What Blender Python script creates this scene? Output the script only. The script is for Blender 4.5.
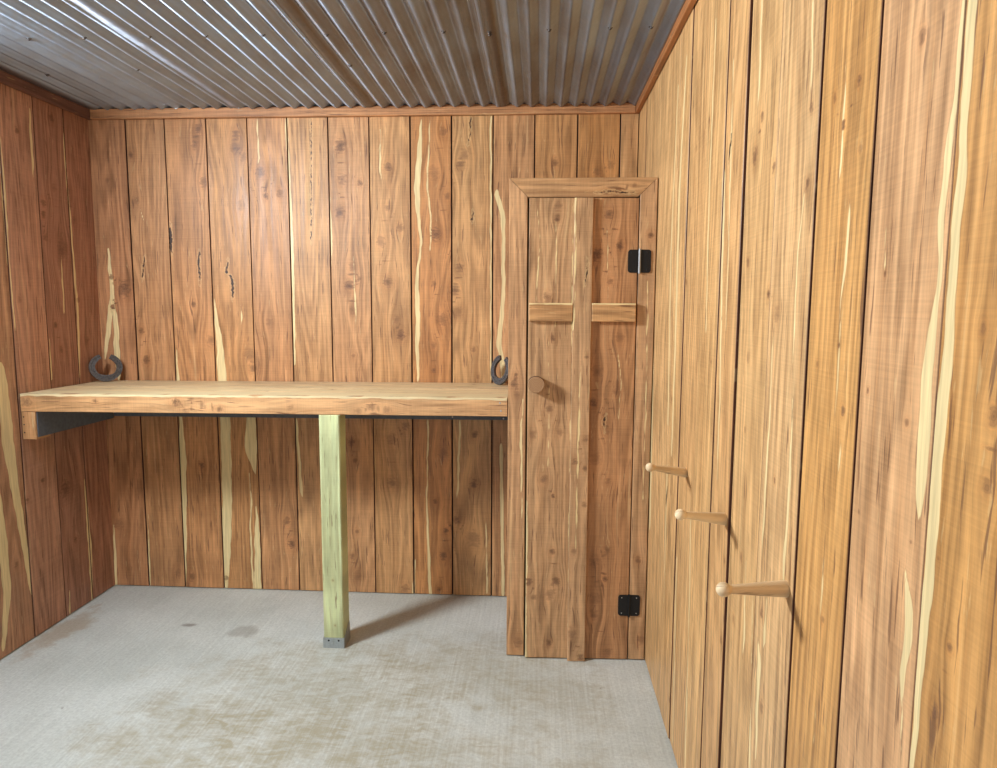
import bpy, bmesh, math, random
import numpy as np
from mathutils import Vector, Matrix

for o in list(bpy.data.objects):
    bpy.data.objects.remove(o)
S = bpy.context.scene
C = S.collection
rnd = random.Random(7)

# ------------------------------------------------------------------ camera
F, YAW, PITCH, ROLL, CAMH = 683.63, 0.0589, 0.1092, 0.0050, 1.4517
cy, sy = math.cos(YAW), math.sin(YAW)
fw = np.array([-sy, cy, 0.0]); rt = np.array([cy, sy, 0.0]); up = np.array([0, 0, 1.0])
cp, sp = math.cos(PITCH), math.sin(PITCH)
FW = cp*fw - sp*up; UP = sp*fw + cp*up
cr, sr = math.cos(ROLL), math.sin(ROLL)
RT = cr*rt + sr*UP; UP = -sr*rt + cr*UP
cam = bpy.data.cameras.new('camera')
cam.sensor_fit = 'HORIZONTAL'; cam.sensor_width = 36.0
cam.lens = F/997*36.0; cam.clip_start = 0.02
camo = bpy.data.objects.new('camera', cam); C.objects.link(camo)
M = Matrix.Identity(4)
for i in range(3):
    M[i][0] = RT[i]; M[i][1] = UP[i]; M[i][2] = -FW[i]
M[2][3] = CAMH
camo.matrix_world = M
S.camera = camo

# ------------------------------------------------------------------ world, lights, exposure
S.view_settings.view_transform = 'Standard'
S.view_settings.look = 'None'
S.view_settings.exposure = 0.0
S.view_settings.gamma = 1.0
S.view_settings.use_curve_mapping = False
W = bpy.data.worlds.new('world'); S.world = W; W.use_nodes = True
W.node_tree.nodes['Background'].inputs[0].default_value = (0.75, 0.86, 1.0, 1)
W.node_tree.nodes['Background'].inputs[1].default_value = 0.6

def area(name, loc, aim, sx, sy_, watts, col):
    L = bpy.data.lights.new(name, 'AREA'); L.shape = 'RECTANGLE'
    L.size = sx; L.size_y = sy_; L.energy = watts; L.color = col
    o = bpy.data.objects.new(name, L); C.objects.link(o)
    o.location = loc
    o.rotation_euler = (Vector(aim)-Vector(loc)).to_track_quat('-Z', 'Y').to_euler()
    return o
area('wall_lamp_light', (-2.03, 1.50, 2.20), (0.45, 1.85, 1.35), 0.46, 0.30, 88, (0.93, 0.98, 1.02))
area('rear_fill', (-0.85, -1.10, 1.15), (-0.85, 3.0, 1.25), 1.3, 2.0, 10, (0.86, 0.94, 1.0))  # added fill light from behind the camera, no known source

# ------------------------------------------------------------------ room numbers (metres)
XL, XR, YB, YF, H = -2.2010, 0.4536, 3.3218, -1.2, 2.40
ZT = 2.355          # underside of the ceiling trim
YC = 2.7353         # closet face
YBENCH = 2.751      # bench front

O3 = np.array([0, 0, CAMH])
def on_plane(px, py, ax, val):
    d = FW*F + RT*(px-498.5) - UP*(py-384)
    return O3 + (val-O3[ax])/d[ax]*d

# ------------------------------------------------------------------ materials
def nodes(name):
    m = bpy.data.materials.new(name); m.use_nodes = True
    nt = m.node_tree
    return m, nt, nt.nodes, nt.links, nt.nodes['Principled BSDF']

def simple(name, col, rough=0.5, metal=0.0, bump=0.0, scale=80, var=0.0):
    m, nt, N, L, b = nodes(name)
    b.inputs['Roughness'].default_value = rough; b.inputs['Metallic'].default_value = metal
    tc = N.new('ShaderNodeTexCoord'); nz = N.new('ShaderNodeTexNoise')
    nz.inputs['Scale'].default_value = scale; nz.inputs['Detail'].default_value = 4
    L.new(tc.outputs['Object'], nz.inputs['Vector'])
    r = N.new('ShaderNodeMapRange'); L.new(nz.outputs['Fac'], r.inputs[0])
    r.inputs[1].default_value = .3; r.inputs[2].default_value = .7
    r.inputs[3].default_value = 1-var; r.inputs[4].default_value = 1+var
    mx = N.new('ShaderNodeMix'); mx.data_type = 'RGBA'; mx.blend_type = 'MULTIPLY'
    mx.inputs[0].default_value = 1; mx.inputs[6].default_value = (*col, 1)
    L.new(r.outputs[0], mx.inputs[7]); L.new(mx.outputs[2], b.inputs['Base Color'])
    if bump:
        bp = N.new('ShaderNodeBump'); bp.inputs['Strength'].default_value = bump
        bp.inputs['Distance'].default_value = .002
        L.new(nz.outputs['Fac'], bp.inputs['Height']); L.new(bp.outputs[0], b.inputs['Normal'])
    return m

def wood_material(name, sap, knot, streak=1.0, rough=0.45, ring=1.0, sawn=0.5):
    """grain read from attributes: gco=(across warped, along, seed), tone, sapd, kn, crk"""
    m, nt, N, L, b = nodes(name)
    def at(n):
        a = N.new('ShaderNodeAttribute'); a.attribute_name = n; return a
    def math_(op, a, b_=None, c=None):
        n = N.new('ShaderNodeMath'); n.operation = op
        for i, v in enumerate((a, b_, c)):
            if v is None: continue
            if isinstance(v, (int, float)): n.inputs[i].default_value = v
            else: L.new(v, n.inputs[i])
        return n.outputs[0]
    def rng(v, a, b_, c, d, smooth=False):
        n = N.new('ShaderNodeMapRange')
        if smooth: n.interpolation_type = 'SMOOTHSTEP'
        L.new(v, n.inputs[0])
        for i, k in enumerate((a, b_, c, d)): n.inputs[i+1].default_value = k
        return n.outputs[0]
    def noise(vec, scale=1.0, detail=2.0, rough_=.5):
        n = N.new('ShaderNodeTexNoise'); L.new(vec, n.inputs['Vector'])
        n.inputs['Scale'].default_value = scale; n.inputs['Detail'].default_value = detail
        n.inputs['Roughness'].default_value = rough_
        return n.outputs['Fac']
    def mix(f, a, b_, mode='MIX'):
        n = N.new('ShaderNodeMix'); n.data_type = 'RGBA'; n.blend_type = mode
        for s, v in ((0, f), (6, a), (7, b_)):
            if isinstance(v, (int, float)): n.inputs[s].default_value = v
            elif isinstance(v, tuple): n.inputs[s].default_value = (*v, 1)
            else: L.new(v, n.inputs[s])
        return n.outputs[2]
    g = at('gco'); tone = at('tone'); sd = at('sapd').outputs['Fac']; kn = at('kn'); ck = at('crk').outputs['Fac']
    sep = N.new('ShaderNodeSeparateXYZ'); L.new(g.outputs['Vector'], sep.inputs[0])
    gx, gv, gs = sep.outputs
    def vec(sx, sv, off=0.0):
        c = N.new('ShaderNodeCombineXYZ')
        L.new(math_('MULTIPLY', gx, sx), c.inputs[0]); L.new(math_('MULTIPLY', gv, sv), c.inputs[1])
        L.new(math_('ADD', math_('MULTIPLY', gs, 13.7), off), c.inputs[2]); return c.outputs[0]
    fine = noise(vec(170, 3.5), 1, 4, .65)
    fine2 = noise(vec(95, 6, 17), 1, 3, .6)
    mid = noise(vec(55, 1.2, 5), 1, 2, .55)
    low = noise(vec(7, .55, 9), 1, 1, .4)
    blotch = noise(vec(14, 5, 3), 1, 3, .6)
    saw = noise(vec(6, 260, 1), 1, 2, .6)
    fleck = noise(vec(150, 8, 21), 1, 2, .5)
    rings = math_('SINE', math_('ADD', math_('MULTIPLY', low, 85.0), math_('MULTIPLY', mid, 5.0)))
    ringv = rng(rings, -1, 1, 0, 1, True)
    # value multiplier
    v = math_('ADD', math_('ADD', rng(fine, .3, .7, -.16*streak, .15*streak), rng(fine2, .3, .7, -.12*streak, .11*streak)), rng(mid, .3, .7, -.15*streak, .13*streak))
    v = math_('ADD', v, math_('MULTIPLY', math_('SUBTRACT', ringv, .5), .25*ring))
    v = math_('ADD', v, rng(blotch, .3, .7, -.16, .13))
    v = math_('ADD', v, rng(saw, .3, .7, -.13*sawn, .12*sawn))
    v = math_('ADD', v, 1.0)
    heart = mix(1.0, tone.outputs['Color'], v, 'MULTIPLY')
    # redder where the latewood is dark
    redf = rng(math_('ADD', mid, math_('MULTIPLY', ringv, .15)), .38, .66, .32, 0)
    heart = mix(redf, heart, mix(1.0, heart, (.98, .80, .66), 'MULTIPLY'))
    # thin pale streaks
    pale = rng(mid, .66, .74, 0, .35, True)
    heart = mix(pale, heart, mix(.5, heart, sap))
    # short dark flecks
    fl = rng(fleck, .63, .70, 0, .70, True)
    heart = mix(fl, heart, (.14, .06, .03))
    fl2 = rng(noise(vec(110, 12, 61), 1, 3, .6), .64, .71, 0, .55, True)
    heart = mix(fl2, heart, mix(.35, heart, sap))
    # sapwood
    wob = math_('ADD', sd, rng(noise(vec(60, 14, 31), 1, 2), .3, .7, -.0018, .0018))
    sm = rng(wob, -.0012, .0012, 1, 0, True)
    edge = rng(math_('ABSOLUTE', wob), 0, .003, .30, 0, True)
    sapc = mix(1.0, sap, math_('ADD', rng(fine, .3, .7, .80, 1.05), rng(fine2, .3, .7, -.16, .06)), 'MULTIPLY')
    col = mix(math_('MULTIPLY', edge, math_('SUBTRACT', 1.0, sm)), heart, (.22, .085, .04))
    col = mix(sm, col, sapc)
    # knots
    ks = N.new('ShaderNodeSeparateXYZ'); L.new(kn.outputs['Vector'], ks.inputs[0])
    d = math_('SQRT', math_('ADD', math_('MULTIPLY', ks.outputs[0], ks.outputs[0]), math_('MULTIPLY', ks.outputs[1], ks.outputs[1])))
    d = math_('ADD', d, rng(noise(vec(120, 90, 41), 1, 3), .3, .7, -.42, .42))
    kring = rng(math_('SINE', math_('MULTIPLY', d, 15.0)), -1, 1, .72, 1.12)
    kcol = mix(1.0, mix(rng(d, .0, .7, .75, 0), mix(.35, knot, heart), (.10, .045, .025)), kring, 'MULTIPLY')
    km = math_('MULTIPLY', rng(d, .60, 1.15, 1.0, 0, True), ks.outputs[2])
    halo = math_('MULTIPLY', rng(d, .9, 2.6, .60, 0, True), ks.outputs[2])
    col = mix(halo, col, mix(1.0, col, mix(.5, mix(1.0, (.8, .60, .46), rng(math_('SINE', math_('MULTIPLY', d, 11.0)), -1, 1, .72, 1.28), 'MULTIPLY'), (1, 1, 1)), 'MULTIPLY'))
    col = mix(km, col, kcol)
    # cracks and bark pockets
    ckn = math_('ADD', ck, rng(noise(vec(160, 60, 51), 1, 3), .3, .7, -.0042, .0042))
    col = mix(rng(math_('ABSOLUTE', math_('SUBTRACT', ckn, .0045)), 0, .0035, .55, 0, True), col, mix(.6, sap, heart))
    col = mix(rng(ckn, -.001, .0015, .95, 0, True), col, (.02, .012, .010))
    L.new(col, b.inputs['Base Color'])
    L.new(rng(mid, .3, .7, rough-.06, rough+.10), b.inputs['Roughness'])
    b.inputs['Specular IOR Level'].default_value = .4
    bp = N.new('ShaderNodeBump'); bp.inputs['Strength'].default_value = .35; bp.inputs['Distance'].default_value = .0015
    hh = math_('ADD', math_('ADD', fine, math_('MULTIPLY', mid, .8)), math_('MULTIPLY', saw, .4*sawn))
    L.new(hh, bp.inputs['Height']); L.new(bp.outputs[0], b.inputs['Normal'])
    return m

CEDAR = wood_material('cedar_wood', (.88, .70, .36), (.20, .085, .04))
CREAM = wood_material('pale_worktop_wood', (.80, .66, .38), (.30, .15, .07), streak=1.0, ring=.6)
PINE = wood_material('treated_pine', (.70, .66, .36), (.30, .20, .08), streak=.6, ring=1.0, sawn=.2)
PEGW = wood_material('turned_birch', (.85, .65, .42), (.4, .2, .1), streak=.5, ring=.2, sawn=0)
GALV = simple('galvanised_bracket', (.46, .50, .52), .38, .85, .15, 120, .12)
BLACK = simple('black_iron', (.012, .013, .015), .42, .4, .1, 200, .2)
STEEL = simple('worn_steel', (.42, .43, .44), .35, .9, 0, 100, .1)
IRON = simple('horseshoe_iron', (.14, .145, .155), .42, .7, .6, 140, .4)
DARKGREY = simple('dark_grey_board', (.105, .118, .135), .6, 0, .2, 60, .15)  # even dark grey for the cleats and side panel
VOID = simple('dark_backing', (.012, .008, .006), .9)
SCREW = simple('screw_steel', (.55, .53, .50), .35, .9)

# ------------------------------------------------------------------ boards
class Boards:
    """collects plank solids whose faces carry the grain attributes; build() makes ONE mesh"""
    def __init__(s):
        s.co = []; s.fa = []; s.n = 0
        s.gco = []; s.tone = []; s.sapd = []; s.kn = []; s.crk = []
    def board(s, O, U, V, Nn, u0, u1, v0, v1, t, tone, seed=None, streaks=(), knots=(), cracks=(),
              du=.005, dv=.018, bev=.002, back=True, deflect=1.0, cut=None, edge=None):
        O, U, V, Nn = (np.asarray(q, float) for q in (O, U, V, Nn))
        seed = rnd.random()*20 if seed is None else seed
        nu = max(2, int(round((u1-u0-2*bev)/du))+1); nv = max(2, int(round((v1-v0-2*bev)/dv))+1)
        us = np.concatenate([[u0, u0], np.linspace(u0+bev, u1-bev, nu), [u1, u1]])
        ud = np.concatenate([[t, bev], np.zeros(nu), [bev, t]])
        vs = np.concatenate([[v0, v0], np.linspace(v0+bev, v1-bev, nv), [v1, v1]])
        vd = np.concatenate([[t, bev], np.zeros(nv), [bev, t]])
        nu += 4; nv += 4
        uu, vv = np.meshgrid(us, vs); dd = np.maximum(*np.meshgrid(ud, vd))
        uu = uu.ravel(); vv = vv.ravel(); dd = dd.ravel()
        pu, pv = uu.copy(), vv.copy()
        if cut: pu, pv = cut(uu, vv)
        P = O + np.outer(pu, U) + np.outer(pv, V) - np.outer(dd, Nn)
        idx = np.arange(nu*nv).reshape(nv, nu)+s.n
        q = np.stack([idx[:-1, :-1], idx[:-1, 1:], idx[1:, 1:], idx[1:, :-1]], -1).reshape(-1, 4)
        s.fa.append(q)
        if back: s.fa.append(np.array([[idx[0, 0], idx[-1, 0], idx[-1, -1], idx[0, -1]]]))
        s.co.append(P); s.n += len(P)
        gx = uu.copy(); kv = np.zeros((len(uu), 3)); best = np.full(len(uu), 1e9); kv[:, 0] = 9
        allk = list(knots)
        for (ku, kvv, r) in allk:
            dx = uu-ku; dy = vv-kvv
            gx -= deflect*.75*dx*np.exp(-(dx/(2.2*r))**2-(dy/(4.0*r))**2)
            dn = np.hypot(dx/r, dy/(r*1.25))
            w = dn < best; best = np.where(w, dn, best)
            kv[w, 0] = dx[w]/r; kv[w, 1] = dy[w]/(r*1.25); kv[w, 2] = .40+.58*((ku*917.3+kvv*411.7) % 1.0)
        far = best > 4; kv[far, 2] = 0
        gx = gx + .006*np.sin(vv*2.1+seed*5)+.003*np.sin(vv*5.3+seed*9)
        def sdist(lines):
            out = np.full(len(uu), .05)
            for ln in lines:
                a = np.array(sorted(ln, key=lambda k: k[1]))
                if len(a) > 2:
                    vq = np.linspace(a[0, 1], a[-1, 1], 61); k_ = np.hanning(13); k_ /= k_.sum()
                    sm_ = lambda q: np.convolve(np.pad(q, 6, mode='reflect', reflect_type='odd'), k_, 'valid')
                    a = np.stack([sm_(np.interp(vq, a[:, 1], a[:, 0]))+.0012*np.sin(vq*31+a[0, 0]*90)+.0010*np.sin(vq*67+1), vq, np.maximum(sm_(np.interp(vq, a[:, 1], a[:, 2])), 0)], 1)
                uc = np.interp(vv, a[:, 1], a[:, 0]); w = np.interp(vv, a[:, 1], a[:, 2])/2
                ov = np.maximum(np.maximum(a[0, 1]-vv, vv-a[-1, 1]), 0)
                out = np.minimum(out, np.hypot(np.abs(uu-uc), ov*.4)-w)
            return out
        s.gco.append(np.stack([gx, vv, np.full(len(uu), seed)], -1)); s.kn.append(kv)
        s.sapd.append(sdist(streaks)); s.crk.append(sdist(cracks))
        tn = np.tile(np.array([*tone, 1.0]), (len(uu), 1))
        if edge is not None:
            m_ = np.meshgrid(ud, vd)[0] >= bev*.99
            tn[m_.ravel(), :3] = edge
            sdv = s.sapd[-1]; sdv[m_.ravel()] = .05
        s.tone.append(tn)
        return s
    def build(s, name, mat, parent=None):
        me = bpy.data.meshes.new(name)
        co = np.concatenate(s.co); fa = np.concatenate(s.fa)
        me.vertices.add(len(co)); me.vertices.foreach_set('co', co.ravel())
        me.loops.add(fa.size); me.loops.foreach_set('vertex_index', fa.ravel().astype(np.int32))
        me.polygons.add(len(fa)); me.polygons.foreach_set('loop_start', np.arange(0, fa.size, 4, dtype=np.int32))
        me.update(calc_edges=True)
        for nm, ty, key, data in (('gco', 'FLOAT_VECTOR', 'vector', s.gco), ('kn', 'FLOAT_VECTOR', 'vector', s.kn),
                                  ('sapd', 'FLOAT', 'value', s.sapd), ('crk', 'FLOAT', 'value', s.crk),
                                  ('tone', 'FLOAT_COLOR', 'color', s.tone)):
            a = me.attributes.new(nm, ty, 'POINT'); a.data.foreach_set(key, np.concatenate(data).astype(np.float32).ravel())
        me.polygons.foreach_set('use_smooth', np.zeros(len(fa), bool))
        me.materials.append(mat)
        o = bpy.data.objects.new(name, me); C.objects.link(o)
        if parent: attach(o, parent)
        return o

def attach(o, p):
    bpy.context.view_layer.update()
    o.parent = p; o.matrix_parent_inverse = p.matrix_world.inverted()

def tag(o, label=None, cat=None, group=None, kind=None):
    if label: o['label'] = label
    if cat: o['category'] = cat
    if group: o['group'] = group
    if kind: o['kind'] = kind
    return o

def empty(name, loc):
    o = bpy.data.objects.new(name, None); o.location = loc; o.empty_display_size = .1
    C.objects.link(o); bpy.context.view_layer.update(); return o

def link_bm(name, bm, mat, parent=None, smooth=False, bevel=0):
    if bevel:
        bmesh.ops.bevel(bm, geom=[e for e in bm.edges if e.calc_face_angle(0) > .6], offset=bevel, segments=2, affect='EDGES', profile=.6)
    bmesh.ops.recalc_face_normals(bm, faces=bm.faces[:])
    me = bpy.data.meshes.new(name); bm.to_mesh(me); bm.free()
    if smooth:
        for p in me.polygons: p.use_smooth = True
    me.materials.append(mat)
    o = bpy.data.objects.new(name, me); C.objects.link(o)
    if parent: attach(o, parent)
    return o

def bm_box(bm, lo, hi):
    lo = Vector(lo); hi = Vector(hi)
    r = bmesh.ops.create_cube(bm, size=1)
    for v in r['verts']:
        v.co = Vector([(lo[i]+hi[i])/2+v.co[i]*(hi[i]-lo[i]) for i in range(3)])
    return r['verts']

def bm_lathe(bm, prof, mat4, seg=20):
    """prof: list of (axial, radius); axis = local +Z of mat4"""
    rings = []
    for z, r in prof:
        if r < 1e-6: rings.append([bm.verts.new(mat4 @ Vector((0, 0, z)))])
        else: rings.append([bm.verts.new(mat4 @ Vector((r*math.cos(2*math.pi*k/seg), r*math.sin(2*math.pi*k/seg), z))) for k in range(seg)])
    for a, b in zip(rings, rings[1:]):
        for k in range(seg):
            k2 = (k+1) % seg
            if len(a) == 1: bm.faces.new((a[0], b[k2], b[k]))
            elif len(b) == 1: bm.faces.new((a[k], a[k2], b[0]))
            else: bm.faces.new((a[k], a[k2], b[k2], b[k]))

def axis_mat(p, d):
    q = Vector(d).normalized().to_track_quat('Z', 'Y').to_matrix().to_4x4()
    q.translation = Vector(p); return q

# ------------------------------------------------------------------ wall planks
X_, Y_, Z_ = np.array([1., 0, 0]), np.array([0, 1., 0]), np.array([0, 0, 1.])
def conv(wall):
    """pixel -> (u, v) on that wall"""
    if wall == 'back': return lambda x, y: (lambda p: (p[0], p[2]))(on_plane(x, y, 1, YB))
    if wall == 'left': return lambda x, y: (lambda p: (p[1], p[2]))(on_plane(x, y, 0, XL))
    return lambda x, y: (lambda p: (-p[1], p[2]))(on_plane(x, y, 0, XR+(.0085 if x > 725 else .001)))
def cstreak(c, ln):
    out = []
    for x, y, w in ln:
        a = c(x-w/2, y); b = c(x+w/2, y); out.append(((a[0]+b[0])/2, (a[1]+b[1])/2, abs(b[0]-a[0])))
    return out
def cknot(c, k):
    x, y, r = k; a = c(x, y); b = c(x, y+r); return (a[0], a[1], abs(b[1]-a[1])*.95)

BACK_SAP = [
 [(286, 119, 2.5), (289, 184, 2.8), (292, 247, 3), (294.5, 362, 2)],
 [(328.6, 190, .5), (330.5, 225, 2.4), (331.2, 250, 2), (331.4, 268, .3)],
 [(214, 299, .5), (217, 325, 4), (220, 350, 7), (222, 380, 9), (225, 420, 10), (227, 509, 9.5), (226, 571, 7), (225.5, 588, 4)],
 [(176.4, 350, .3), (177.7, 380, 3.5), (180.4, 420, 2.5), (182.5, 450, 7), (184, 520, 5), (185.5, 590, 1)],
 [(251, 420, 9), (250, 447, 13), (253, 462, 7), (255.5, 474, 1)],
 [(249, 474, .5), (251, 500, 1.5), (250, 530, 1.5), (253, 588, 1.5)],
 [(255.7, 507, 1), (257, 534, 5), (257.5, 588, 7)],
 [(296, 420, 2), (300, 474, 2.5), (301.5, 492, 3), (302, 497, .5)],
 [(108, 250, 1.5), (109, 261, 3), (112, 293, 4), (107.5, 335, 5), (105.5, 352, 3), (105, 360, .5)],
 [(113, 295, 1), (115.5, 324, 5), (117, 358, 6), (119, 380, 2)],
 [(113.5, 525, .5), (115, 558, 3), (116, 588, 2)],
 [(148, 515, .5), (149.3, 587, 2)],
 [(421, 120, 1), (420, 142, 4), (418, 170, 6), (416, 201, 5), (420, 226, 2.5), (421, 250, 2), (415.6, 282, 3), (418, 307, 5), (417, 345, 4), (418, 379, 2)],
 [(430, 120, .8), (428, 160, 1.4), (427, 190, 1.4), (431, 215, 1.6), (430, 250, 1)],
 [(490.6, 118, 1.6), (491, 250, 1.6), (491, 379, 1.6)],
 [(496.5, 196, 5), (503, 212, 5), (503.5, 238, 3), (503, 303, 4), (500.4, 327, 5), (498, 340, 5), (502, 358, 5), (503, 379, 4)],
 [(428, 422, 1.5), (426.5, 504, 1.5), (430, 593, 3)],
 [(460, 422, 2), (457.5, 492, 2), (457, 500, .3)],
 [(501, 447, 3), (503, 593, 3)], [(486, 520, 1), (487, 593, 1.5)],
 [(415, 560, 1), (413.5, 593, 3)], [(257, 118, 1), (258.5, 160, 1.5), (257, 165, .4)],
 [(135, 196, .4), (144, 222, 1)], [(380, 130, .5), (380, 170, 1.6), (381, 180, .3)],
 [(240.5, 305, .3), (241.5, 318, 1.5), (241, 326, .3)], [(353, 255, .4), (355, 300, 1.4), (356, 330, .4)]]
BACK_KNOT = [(234.5, 148, 5), (235.6, 134, 4), (241, 205, 5), (243, 157, 4), (260, 172, 5), (280, 193, 4), (266, 196, 3), (135.5, 200, 4.5),
 (130, 155, 3), (107, 180, 2.5), (194.5, 145, 4), (197.7, 129, 4), (203, 182, 4), (340, 146, 6), (342, 179, 5), (360, 182.6, 3), (340, 212, 5),
 (433.5, 172.7, 6), (447, 196, 3.5), (435.6, 234, 6), (464, 155, 5), (460, 164, 4), (443, 131.6, 4), (388, 167, 4), (387, 207.5, 3), (400, 227.5, 4),
 (381, 242, 5), (124, 288.5, 7), (112.4, 307.5, 2.5), (111, 277, 3), (269.3, 323, 4), (141, 330.7, 3), (146, 360, 4), (211, 341, 5), (249, 354, 6),
 (253, 368.6, 4), (193.5, 304, 2.5), (460, 267.5, 4.5), (454.6, 289.6, 5), (442, 319, 6), (433.5, 284, 3), (456.7, 311.7, 6), (388, 282, 5), (401, 335, 4.5),
 (349.3, 285, 5), (352.5, 310.6, 3.5), (358.8, 279, 2.5), (396.7, 320, 3), (353.5, 356, 2.5), (433.5, 345, 3), (473.6, 349.6, 2.5), (352, 267.5, 4),
 (433.5, 370.6, 2.5), (477.8, 377, 2), (391.8, 438.5, 6), (391.4, 483, 5), (443.4, 453.4, 5), (473.6, 484, 4), (473.6, 538.8, 7), (435.2, 501.6, 2.5),
 (439, 590, 2.5), (443.4, 556, 4), (351, 442, 4), (446.3, 531.3, 3), (456.2, 520, 4), (474.8, 434.8, 3.5), (405.5, 426, 4), (354.8, 460.8, 2.5),
 (357, 531.4, 2.5), (352.3, 556, 2.5), (357.3, 576, 4), (405.5, 589.5, 4), (118.5, 525, 5), (177.8, 573.4, 4), (191.5, 577, 4), (226, 578.3, 2.5),
 (286.8, 521.5, 4), (291.7, 543.7, 4), (201.4, 465.7, 3), (611, 165, 4), (598, 172, 5), (555, 163, 4)]
BACK_CRACK = [[(170, 226, 1), (171, 240, 3.5), (171.5, 252, 1)], [(199, 253, 1), (198, 262, 2.5), (199.8, 276, 2), (200, 284, .6)],
 [(228, 262, 1), (225, 272, 3), (231, 277, 2.5), (232.8, 288, 3.5), (232.3, 297, 1)], [(144, 259, 1), (143, 270, 1.6), (142, 277, .8)],
 [(470.5, 118, 1), (470, 130, 1.2), (468, 143, .5)], [(473, 212, 1), (472, 219, 2)], [(311, 120, .5), (311, 240, .8)]]
LEFT_SAP = [
 [(0, 140, 3), (2, 165, 4), (5, 203, 4), (8, 253, 2.5), (14.6, 320, 1.5), (17, 345, .3)],
 [(30, 110, 1), (31, 132, 2.5), (33, 166, 2), (34, 180, .3)], [(64, 120, 1), (65, 150, 2), (66.7, 174, 2), (73, 245, 1.5), (79, 320, 2), (80, 376, 2)],
 [(61.7, 255, .5), (63, 280, 1.5), (64.6, 312, 1.2)], [(50, 340, .5), (52, 376, 2)],
 [(2, 375, 8), (4, 392, 11), (8, 438, 12), (15.6, 489, 8), (25, 544, 6), (31, 587, 3), (33, 600, .5)],
 [(-6, 480, 6), (0, 509, 8), (6, 570, 9), (8, 598, 8), (4, 645, 4)],
 [(85, 480, .5), (86.5, 500, 2), (90.5, 548, 4), (93, 600, 2)], [(70, 590, .5), (70.5, 612, 1.6)], [(112, 440, 1), (113, 470, .5)]]
LEFT_KNOT = [(54.6, 187.5, 4), (52, 118, 4), (44, 203, 4), (46, 237, 4), (69, 191, 4), (75, 220, 4), (63, 249, 8), (66, 489, 8), (43, 481, 3),
 (44, 215, 3), (17, 130, 3), (28, 500, 3), (20, 300, 3), (56, 325, 3), (79, 300, 3), (62, 350, 3), (88, 340, 3), (17, 565, 3), (76, 540, 3)]
RIGHT_SAP = [
 [(971.3, 0, 9), (964.5, 129, 8), (954.3, 237, 9), (952, 301, 9), (944, 385, 11), (934, 487, 12), (932.4, 521, 11), (924.4, 622, 10), (917.4, 685, 6), (912, 768, 5)],
 [(962, 0, 4), (957, 60, 6), (949, 129, 9), (940.8, 203, 10), (938, 250, 5), (939, 270, 5), (934, 307, 7), (928, 341, 14), (924, 402, 15), (920.4, 453, 17), (917, 495, 13), (915.7, 512, 8), (917.5, 526, 1)],
 [(903, 570, 1), (907, 605, 11), (905, 640, 12), (901, 674, 8), (900, 709, 3), (899, 744, 2), (899, 752, .3)],
 [(845, 60, 1), (844, 100, 3), (839, 170, 3), (838, 180, .4)], [(848, 200, .5), (847, 223, 4), (846, 250, 3), (840, 300, 3), (838, 350, 2), (835.7, 392, 3), (834, 420, .5)],
 [(840, 440, .6), (839, 455, 3), (838, 470, .5)], [(886, 205, .5), (885, 225, 2), (883, 255, 2), (883, 270, .3)], [(822, 560, .5), (821, 590, 2), (819, 620, .5)],
 [(815, 690, .5), (814, 720, 2), (811, 768, 1.5)],
 [(814, 0, 3), (812, 80, 3), (811, 100, 1)], [(805, 195, 1), (801, 230, 3), (797, 270, 3), (795, 330, 2), (793, 380, .5)], [(793, 400, 1), (791, 470, 4), (785, 560, 5), (783, 590, 1)],
 [(758, 640, 1), (760, 660, 7), (757, 720, 5), (756, 760, 1)], [(767, 600, 1), (765, 640, 5), (763, 650, .5)],
 [(762, 0, 3), (759, 90, 3), (757, 110, .5)], [(774, 330, .8), (770, 420, 3), (764, 520, 3), (762, 560, .5)],
 [(746, 560, 1), (745, 600, 2), (744, 640, 3), (742, 660, .3)], [(753, 580, 1), (751, 700, 2), (750, 768, 3)],
 [(687, 60, 2), (680, 180, 3), (676, 330, 3), (672, 450, 2)], [(678, 90, 1.5), (671, 250, 2), (668, 420, 2)],
 [(716, 20, 1.5), (709, 200, 2), (706, 330, 1.5)], [(725, 180, 1.5), (721, 280, 3), (719, 400, 2), (716, 480, 1)],
 [(667, 470, 1.6), (665, 560, 2), (664, 600, 1)], [(690, 520, 1.5), (688, 640, 2), (685, 768, 2)], [(676, 560, 1), (674, 650, 1.5), (672, 740, 1)],
 [(655, 240, 4), (652, 400, 4), (650, 520, 3)], [(736, 60, 1), (733, 160, 2), (731, 240, 1.5), (728, 330, 1)]]
RIGHT_SAP = [q if i == 0 else [(x, y, w*.72) for x, y, w in q] if i < 3 else [(x, y, w*.5) for x, y, w in q] for i, q in enumerate(RIGHT_SAP)]
RIGHT_KNOT = [(920, 37, 7), (859.5, 147, 5), (858, 81, 5), (842.5, 125, 5), (834, 98, 4), (983, 327, 7), (993, 416, 9), (986.5, 487, 9), (935, 711, 8),
 (949, 648, 5), (937.7, 558.6, 2.5), (816.4, 364.5, 3.5), (866, 390, 3), (904.5, 423, 4), (883, 273, 3), (908.7, 542, 2.5), (857, 511.5, 2), (822, 620.5, 4),
 (762, 117, 5), (755, 156, 8), (773.6, 167.5, 5), (709.3, 120, 3), (695.8, 147, 3), (777, 312.6, 8), (768.5, 294, 5), (748, 358, 5), (711, 361.6, 2.5),
 (685.7, 282, 4), (672, 399, 2.5), (721, 317.7, 2.5), (762, 613.4, 5), (733.4, 618.6, 4), (741, 557.6, 4), (723.6, 561, 3), (762, 706, 6), (720, 639.6, 4), (669.6, 699, 3),
 (812, 108, 6), (808, 185, 6), (690, 210, 3), (748, 262, 4), (775, 480, 3), (745, 430, 3), (838, 345, 3), (842, 410, 5)]
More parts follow.
